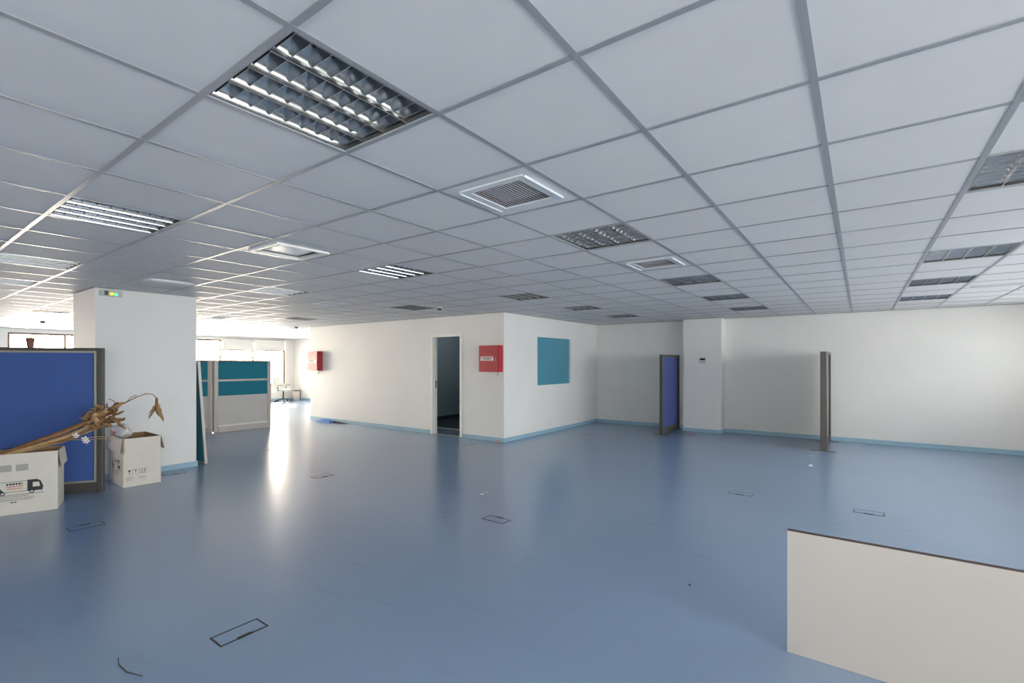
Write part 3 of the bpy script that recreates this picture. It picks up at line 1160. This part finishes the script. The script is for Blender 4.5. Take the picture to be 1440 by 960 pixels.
for x_a, x_b, z in ((0.03, 0.09, 0.112), (0.03, 0.09, 0.094), (0.03, 0.08, 0.076), (0.15, 0.22, 0.106), (0.15, 0.23, 0.088)):
    x = x_a
    while x < x_b:
        c = rnd.uniform(0.005, 0.010)
        pt.box(x, x + c, ya, yb, z, z + 0.011, M['inkgrey'], TR)
        x += c + 0.003
pt.obj('printed_lettering', b2)

# white plastic bag hanging over the rim of the second box
bag = MB()
rnd = random.Random(21)
nu, nv = 18, 10
vs, fs = [], []
for a in range(nv + 1):
    th_ = math.pi * a / nv
    for b in range(nu):
        ph = 2 * math.pi * b / nu
        rr = 1 + 0.16 * math.sin(3 * ph + 2 * th_) + 0.10 * math.sin(7 * ph - 3 * th_) + rnd.uniform(-0.07, 0.07)
        vs.append((0.15 * rr * math.sin(th_) * math.cos(ph), 0.075 * rr * math.sin(th_) * math.sin(ph), 0.085 * rr * math.cos(th_)))
for a in range(nv):
    for b in range(nu):
        fs.append((a * nu + b, (a + 1) * nu + b, (a + 1) * nu + (b + 1) % nu, a * nu + (b + 1) % nu))
bag.add(vs, fs, M['plastic'], True)
bg_ = thing('plastic_bag', 'crumpled white plastic bag with a red print, stuffed in the open box', 'bag', (-7.66, 2.04, 0.645), R(10))
bag.obj('bag_body', bg_)
MB().box(-0.08, -0.02, -0.085, -0.078, -0.02, 0.01, M['redpl'], Matrix.Rotation(R(4), 4, 'Y')).obj('red_print', bg_)

# ------------------------------------------------------------------ dried plant lying out of the first box
pl = thing('dried_plant', 'withered brown plant with long dry stalks lying across the box towards the pillar', 'plant', (-6.95, 0.86, 0.57))
O = Vector((-6.95, 0.86, 0.57))


def rel(p):
    return Vector(p) - O


base_pts = [Vector((-6.975, 0.78, 0.56)), Vector((-6.955, 0.98, 0.635)), Vector((-6.925, 1.34, 0.745)), Vector((-6.93, 1.62, 0.87)), Vector((-6.90, 1.76, 0.93))]
rnd = random.Random(4)
for k in range(22):
    oy, oz = rnd.uniform(-0.045, 0.045), rnd.uniform(-0.072, 0.062)
    f = [0.10, 0.45, 0.85, 1.0, 0.9]
    end = rnd.choice((3, 4, 4, 4))
    pts = []
    for q in range(end + 1):
        p = base_pts[q] + Vector((oy * f[q], 0, oz * f[q])) + Vector([rnd.uniform(-0.006, 0.006) for _ in range(3)])
        pts.append(rel(p))
    MB().tube(pts, [0.011, 0.010, 0.009, 0.007, 0.004][:end + 1], M['straw'] if k % 3 else M['stalkdark'], 6).obj('stem', pl)


def leaf_mesh(L_, W_, curl, m, seed):
    rn = random.Random(seed)
    nl, nw = 9, 5
    vs, fs = [], []
    for a in range(nl):
        t = a / (nl - 1)
        wd = W_ * math.sin(math.pi * (0.06 + 0.94 * t) ** 0.8) ** 0.8 + 0.002
        ang_ = curl * t
        for b in range(nw):
            s = (b / (nw - 1) - 0.5) * 2
            cup = 0.9
            x = wd * math.sin(s * cup) / cup
            zz = wd * (1 - math.cos(s * cup)) + rn.uniform(-0.006, 0.006)
            vs.append((x + rn.uniform(-0.004, 0.004), L_ * math.sin(ang_) / max(curl, 0.01) + rn.uniform(-0.004, 0.004), L_ * (1 - math.cos(ang_)) / max(curl, 0.01) + zz))
    for a in range(nl - 1):
        for b in range(nw - 1):
            fs.append((a * nw + b, a * nw + b + 1, (a + 1) * nw + b + 1, (a + 1) * nw + b))
    mb = MB()
    mb.add(vs, fs, m, True)
    return mb


def aim(p, d, roll=0.0):
    d = Vector(d).normalized()
    q = d.to_track_quat('Y', 'Z').to_matrix().to_4x4()
    return Matrix.Translation(rel(p)) @ q @ Matrix.Rotation(roll, 4, 'Y')


rnd = random.Random(9)
head = Vector((-6.91, 1.70, 0.93))
for k in range(58):
    p = head + Vector((rnd.uniform(-0.06, 0.07), rnd.uniform(-0.17, 0.10), rnd.uniform(-0.09, 0.10)))
    d = Vector((rnd.uniform(-0.4, 0.8), rnd.uniform(-0.6, 0.8), rnd.uniform(-1.0, 0.35)))
    o = leaf_mesh(rnd.uniform(0.06, 0.12), rnd.uniform(0.022, 0.045), rnd.uniform(0.8, 2.2), M['leaf'] if k % 4 else M['straw'], k).obj('leaf', pl)
    o.matrix_local = aim(p, d, rnd.uniform(-1.5, 1.5))
for p, d, L_ in (((-6.885, 1.76, 0.91), (0.1, 0.25, -1), 0.20), ((-6.88, 1.69, 0.90), (0.2, -0.35, -0.9), 0.17), ((-6.89, 1.77, 0.93), (0.1, 0.9, 0.05), 0.10)):
    o = leaf_mesh(L_, 0.03, 0.9, M['leaf'], int(L_ * 1000)).obj('leaf', pl)
    o.matrix_local = aim(p, d, 0.4)
# arching stem with a hanging curled leaf
arch = [(-6.90, 1.76, 0.95), (-6.885, 1.79, 1.03), (-6.853, 1.87, 1.075), (-6.80, 1.95, 1.13), (-6.75, 2.02, 1.165), (-6.715, 2.08, 1.155), (-6.695, 2.11, 1.11)]
MB().tube([rel(p) for p in arch], [0.012, 0.013, 0.008, 0.006, 0.006, 0.005, 0.005], M['stalkdark'], 6).obj('stem', pl)
MB().tube([rel(p) for p in ((-6.853, 1.87, 1.075), (-6.82, 1.90, 1.13), (-6.80, 1.95, 1.15))], 0.004, M['stalkdark'], 5).obj('twig', pl)
MB().tube([rel(p) for p in ((-6.885, 1.79, 1.05), (-6.895, 1.75, 1.10), (-6.91, 1.72, 1.115))], 0.004, M['stalkdark'], 5).obj('twig', pl)
MB().tube([rel(p) for p in ((-6.695, 2.11, 1.05), (-6.68, 2.15, 1.02))], 0.003, M['stalkdark'], 5).obj('twig', pl)
kn = MB().tube([rel(p) for p in ((-6.89, 1.77, 1.00), (-6.885, 1.785, 1.04), (-6.875, 1.80, 1.07))], [0.02, 0.034, 0.012], M['stalkdark'], 8)
kn.obj('bud', pl)
hang = Vector((-6.695, 2.11, 1.11))
MB().tube([rel(hang), rel(hang + Vector((0, 0, -0.07)))], [0.012, 0.016], M['stalkdark'], 6).obj('leaf_stalk', pl)
for d, L_, wd in (((0.0, -0.12, -1), 0.20, 0.034), ((0.05, 0.10, -1), 0.24, 0.030), ((0.1, -0.30, -1), 0.15, 0.030), ((-0.1, 0.0, -1), 0.18, 0.03)):
    o = leaf_mesh(L_, wd, 0.7, M['leaf'], int(wd * 1e4)).obj('leaf', pl)
    o.matrix_local = aim(hang + Vector((0, 0, -0.06)), d, 0.8)
for p in ((-6.87, 1.425, 0.735), (-6.86, 1.50, 0.69), (-6.855, 1.51, 0.665)):
    mb = MB()
    for k in range(5):
        a = 2 * math.pi * k / 5
        mb.add([(0, 0, 0), (0.025 * math.cos(a - 0.5), 0.006, 0.025 * math.sin(a - 0.5)), (0.036 * math.cos(a), 0.014, 0.036 * math.sin(a)), (0.025 * math.cos(a + 0.5), 0.006, 0.025 * math.sin(a + 0.5))], [(0, 1, 2, 3), (3, 2, 1, 0)], M['petal'])
    o = mb.obj('flower', pl, label='small white withered flower')
    o.location = rel(p)
    o.rotation_euler = (0.3, 0, R(70))
for dz in (0.0, -0.022):
    MB().tube([rel(p) for p in ((-6.90, 1.36, 0.72 + dz), (-6.90, 1.55, 0.70 + dz), (-6.97, 1.80, 0.685 + dz))], 0.004, M['straw'], 5).obj('stem', pl)

# cup on the partition
cp = Vector((-7.295, 1.77)) + dirv * 0.68
o = MB().lathe([(0.026, 0.0), (0.028, 0.004), (0.040, 0.112), (0.036, 0.112), (0.025, 0.008), (0.0005, 0.008)], M['terracotta'], 18).obj('plastic_cup')
o.location = (cp.x, cp.y, 1.70)
tag(o, 'small brown cup standing on top of the large blue partition', 'cup')

# ------------------------------------------------------------------ emergency exit light on the pillar
t = thing('emergency_light', 'small emergency exit light with green and yellow lamps on top of the white pillar', 'emergency light', (-7.95, 2.0, 2.43))
MB().box(0.0, 0.035, -0.115, 0.115, -0.035, 0.04, M['greylens']).obj('casing', t)
MB().box(0.035, 0.037, -0.075, -0.035, -0.025, 0.03, M['darkgreen']).obj('pictogram', t, label='dark green pictogram patch')
MB().lathe([(0.018, 0), (0.016, 0.006), (0.008, 0.010)], M['yellow'], 14, Matrix.Translation((0.035, 0.0, -0.005)) @ Matrix.Rotation(R(90), 4, 'Y')).obj('yellow_lamp', t)
MB().lathe([(0.018, 0), (0.016, 0.006), (0.008, 0.010)], M['green'], 14, Matrix.Translation((0.035, 0.045, -0.008)) @ Matrix.Rotation(R(90), 4, 'Y')).obj('green_lamp', t)

# thermostat on the back pillar
t = thing('thermostat', 'small white thermostat with dark screen on the back wall pillar', 'thermostat', (-2.81, 11.0, 1.575))
MB().cbox(-0.075, 0.075, 0, 0.022, -0.07, 0.07, 0.006, M['offwhite'], Matrix.Translation((0, -0.022, 0))).obj('casing', t)
MB().box(-0.055, 0.055, -0.0235, -0.022, 0.005, 0.05, M['screen']).obj('screen', t)
for k in range(3):
    MB().box(-0.055 + 0.04 * k, -0.025 + 0.04 * k, -0.025, -0.022, -0.045, -0.02, M['inkgrey']).obj('button', t)

# ------------------------------------------------------------------ white board in the foreground
t = thing('tabletop_board', 'cream white board with dark edge standing upright on the floor, lower right foreground', 'board', (-0.315, 2.91, 0))
BL = 1.50
MB().box(0, BL, 0.0, 0.022, 0.0, 0.640, M['board']).obj('board_panel', t)
MB().box(0, BL, 0.0005, 0.022, 0.640, 0.645, M['edge']).obj('edge_band', t, label='dark brown edge band')
# folded steel legs behind it keep it upright
for x in (0.35, 1.3):
    lg = MB()
    lg.tube([(x, 0.022, 0.30), (x, 0.06, 0.22), (x, 0.24, 0.010)], 0.010, M['post'], 8)
    lg.box(x - 0.02, x + 0.02, 0.022, 0.028, 0.26, 0.34, M['post'])
    lg.obj('prop_leg', t)


# ------------------------------------------------------------------ floor boxes
def make_floor_box():
    t = thing('floor_box', '', 'floor outlet', (0, 0, 0), 0, 'floor outlet boxes')
    w2, d2 = 0.13, 0.068
    k = 0.009
    f = MB()
    for x0, x1, y0, y1 in ((-w2, w2, -d2, -d2 + k), (-w2, w2, d2 - k, d2), (-w2, -w2 + k, -d2 + k, d2 - k), (w2 - k, w2, -d2 + k, d2 - k)):
        f.box(x0, x1, y0, y1, 0, 0.002, M['gap'])
    f.obj('rim', t)
    MB().box(-w2 + k, w2 - k, -d2 + k, d2 - k, 0, 0.0012, M['floor']).obj('lid', t)
    MB().box(-0.038, 0.038, -d2 - 0.004, -d2 + 0.014, 0.0, 0.0055, M['notch']).obj('cable_notch', t)
    return t


FB = [  # x, y, rotation, label
    (-2.85, 1.295, 90, 'floor outlet box nearest the viewer, in the lower left foreground'),
    (-2.875, 3.695, 180, 'floor outlet box in the middle of the floor, beside two white crumbs'),
    (-1.135, 6.105, 0, 'floor outlet box in front of the dark grey partition, left of two'),
    (0.065, 6.10, 0, 'floor outlet box just beyond the white board'),
    (-5.87, 3.73, 90, 'floor outlet box in the warm reflection on the left floor'),
    (-5.935, 6.81, 90, 'floor outlet box in front of the wall below the right red cabinet'),
    (-5.85, 1.29, 270, 'faint floor outlet box in front of the two cardboard boxes'),
    (-4.78, 9.27, 0, 'distant floor outlet box beneath the teal inner window'),
    (-7.66, 2.62, 90, 'floor outlet box at the pillar foot beside the cardboard box'),
    (-8.36, 4.42, 90, 'floor outlet box in the glare in front of the teal partition'),
    (-2.96, 10.46, 0, 'open dark floor outlet box with a red socket at the foot of the back pillar'),
]
proto = make_floor_box()
for k, (x, y, a, lab) in enumerate(FB):
    o = proto if k == 0 else copy_tree(proto)
    o.location = (x, y, 0)
    o.rotation_euler = (0, 0, R(a))
    o['label'] = lab
for ch in o.children:                                   # the last one stands open: dark inside, red socket
    if ch.name.startswith('lid'):
        ch.data = MB().box(-0.122, 0.122, -0.06, 0.06, 0, 0.0026, M['notch']).mesh('lid')
    if ch.name.startswith('cable_notch'):
        ch.data = MB().box(-0.03, 0.045, -0.05, -0.01, 0.0026, 0.014, M['redpl']).mesh('socket')
        ch.name = 'socket'


# ------------------------------------------------------------------ small things on the floor
def scrap(name, label, cat, loc, r, m, seed, flat=0.5, group=None):
    rn = random.Random(seed)
    n_, k_ = 8, 5
    vs, fs = [], []
    for a in range(k_ + 1):
        th_ = math.pi * a / k_
        for b in range(n_):
            ph = 2 * math.pi * b / n_
            q = r * (1 + rn.uniform(-0.3, 0.3))
            vs.append((q * math.sin(th_) * math.cos(ph), q * math.sin(th_) * math.sin(ph), flat * r * (1 + math.cos(th_))))
    for a in range(k_):
        for b in range(n_):
            fs.append((a * n_ + b, (a + 1) * n_ + b, (a + 1) * n_ + (b + 1) % n_, a * n_ + (b + 1) % n_))
    mb = MB()
    mb.add(vs, fs, m)
    o = mb.obj(name)
    o.location = loc
    tag(o, label, cat, group)


scrap('paper_scrap', 'flat white crumb, left one of a pair beside the middle floor box', 'litter', (-3.55, 4.30, 0), 0.022, M['paper'], 1, 0.15, 'white scraps on the floor')
scrap('paper_scrap', 'tiny bright crumb, right one of a pair beside the middle floor box', 'litter', (-3.555, 4.375, 0), 0.014, M['paper'], 2, 0.4, 'white scraps on the floor')
scrap('paper_scrap', 'small white scrap on the floor in front of the dark grey partition, nearer one', 'litter', (-0.596, 8.28, 0), 0.024, M['paper'], 3, 0.7, 'white scraps on the floor')
scrap('paper_scrap', 'tiny white scrap on the floor close to the dark grey partition foot, farther one', 'litter', (-0.664, 9.23, 0), 0.018, M['paper'], 4, 0.15, 'white scraps on the floor')
scrap('black_crumb', 'tiny black crumb on the empty blue floor left of the white board', 'litter', (-0.949, 3.38, 0), 0.010, M['black'], 5, 0.5)
scrap('orange_cap', 'tiny orange plastic cap at the skirting below the right red cabinet', 'litter', (-5.64, 7.30, 0), 0.022, M['orange'], 6, 0.9)
o = MB().tube([(0, 0, 0.003), (0.08, -0.018, 0.003), (0.18, -0.014, 0.003), (0.28, 0.022, 0.003)], [0.0015, 0.0028, 0.0028, 0.0015], M['gap'], 5).obj('wire_piece')
o.location = (-3.11, 0.812, 0)
o.rotation_euler = (0, 0, 0)
tag(o, 'thin curved dark wire lying on the floor in the lower left corner', 'wire')

# blue cloth and charcoal strap at the foot of the long white wall
t = thing('blue_cloth', 'folded blue cloth with a dark strap lying at the foot of the long white wall', 'cloth', (-11.15, 7.20, 0))
nx, ny = 14, 7
vs, fs = [], []
rnd = random.Random(8)
for a in range(nx + 1):
    for b in range(ny + 1):
        u, v_ = a / nx, b / ny
        hgt = 0.07 * (math.sin(math.pi * u) ** 0.35) * (math.sin(math.pi * v_) ** 0.4) * (1 + rnd.uniform(-0.15, 0.15))
        vs.append((-0.33 + 0.66 * u, -0.11 + 0.22 * v_, 0.002 + hgt))
for a in range(nx):
    for b in range(ny):
        k = a * (ny + 1) + b
        fs.append((k, k + ny + 1, k + ny + 2, k + 1))
mb = MB()
mb.add(vs, fs, M['bluecloth'], True)
mb.obj('cloth_body', t)
MB().tube([(0.30, 0.02, 0.012), (0.45, 0.03, 0.018), (0.62, 0.04, 0.012), (0.80, 0.06, 0.008)], [0.03, 0.025, 0.02, 0.008], M['charcoal'], 8).obj('strap', t)

# ------------------------------------------------------------------ far office chair and floor case by the windows
t = thing('office_chair', 'white swivel office chair on castors near the far bright windows', 'chair', (-18.3, 9.95, 0), R(120))
s = MB()
s.cbox(-0.23, 0.23, -0.23, 0.23, 0.43, 0.50, 0.06, M['offwhite'])
s.obj('seat', t)
b = MB()
b.cbox(-0.22, 0.22, 0.0, 0.05, 0.0, 0.40, 0.02, M['offwhite'], Matrix.Translation((0, 0.22, 0.56)) @ Matrix.Rotation(R(-8), 4, 'X'))
b.obj('backrest', t)
MB().tube([(0, 0.12, 0.44), (0, 0.27, 0.46), (0, 0.27, 0.62)], 0.018, M['charcoal'], 8).obj('back_bracket', t)
MB().tube([(0, 0, 0.10), (0, 0, 0.43)], [0.03, 0.022], M['charcoal'], 10).obj('gas_column', t)
for k in range(5):
    a = 2 * math.pi * k / 5
    c, s_ = math.cos(a), math.sin(a)
    lg = MB().tube([(0.03 * c, 0.03 * s_, 0.11), (0.29 * c, 0.29 * s_, 0.075)], [0.024, 0.016], M['charcoal'], 6).obj('leg', t)
    MB().tube([(0.29 * c - 0.02 * s_, 0.29 * s_ + 0.02 * c, 0.031), (0.29 * c + 0.02 * s_, 0.29 * s_ - 0.02 * c, 0.031)], 0.03, M['dark'], 10).obj('castor', lg)
for sx_ in (-1, 1):
    MB().tube([(sx_ * 0.2, 0.05, 0.45), (sx_ * 0.28, 0.05, 0.46), (sx_ * 0.28, 0.05, 0.65), (sx_ * 0.28, -0.12, 0.66)], 0.014, M['charcoal'], 8).obj('armrest', t)
t = thing('waste_bin', 'pale grey waste bin on the floor beside the far office chair', 'bin', (-18.75, 10.75, 0))
MB().lathe([(0.13, 0.0), (0.135, 0.01), (0.165, 0.38), (0.155, 0.38), (0.125, 0.02), (0.001, 0.02)], M['lgrey'], 18).obj('bin_body', t)
MB().lathe([(0.168, 0.375), (0.172, 0.383), (0.168, 0.392), (0.155, 0.392)], M['charcoal'], 18).obj('rim', t)
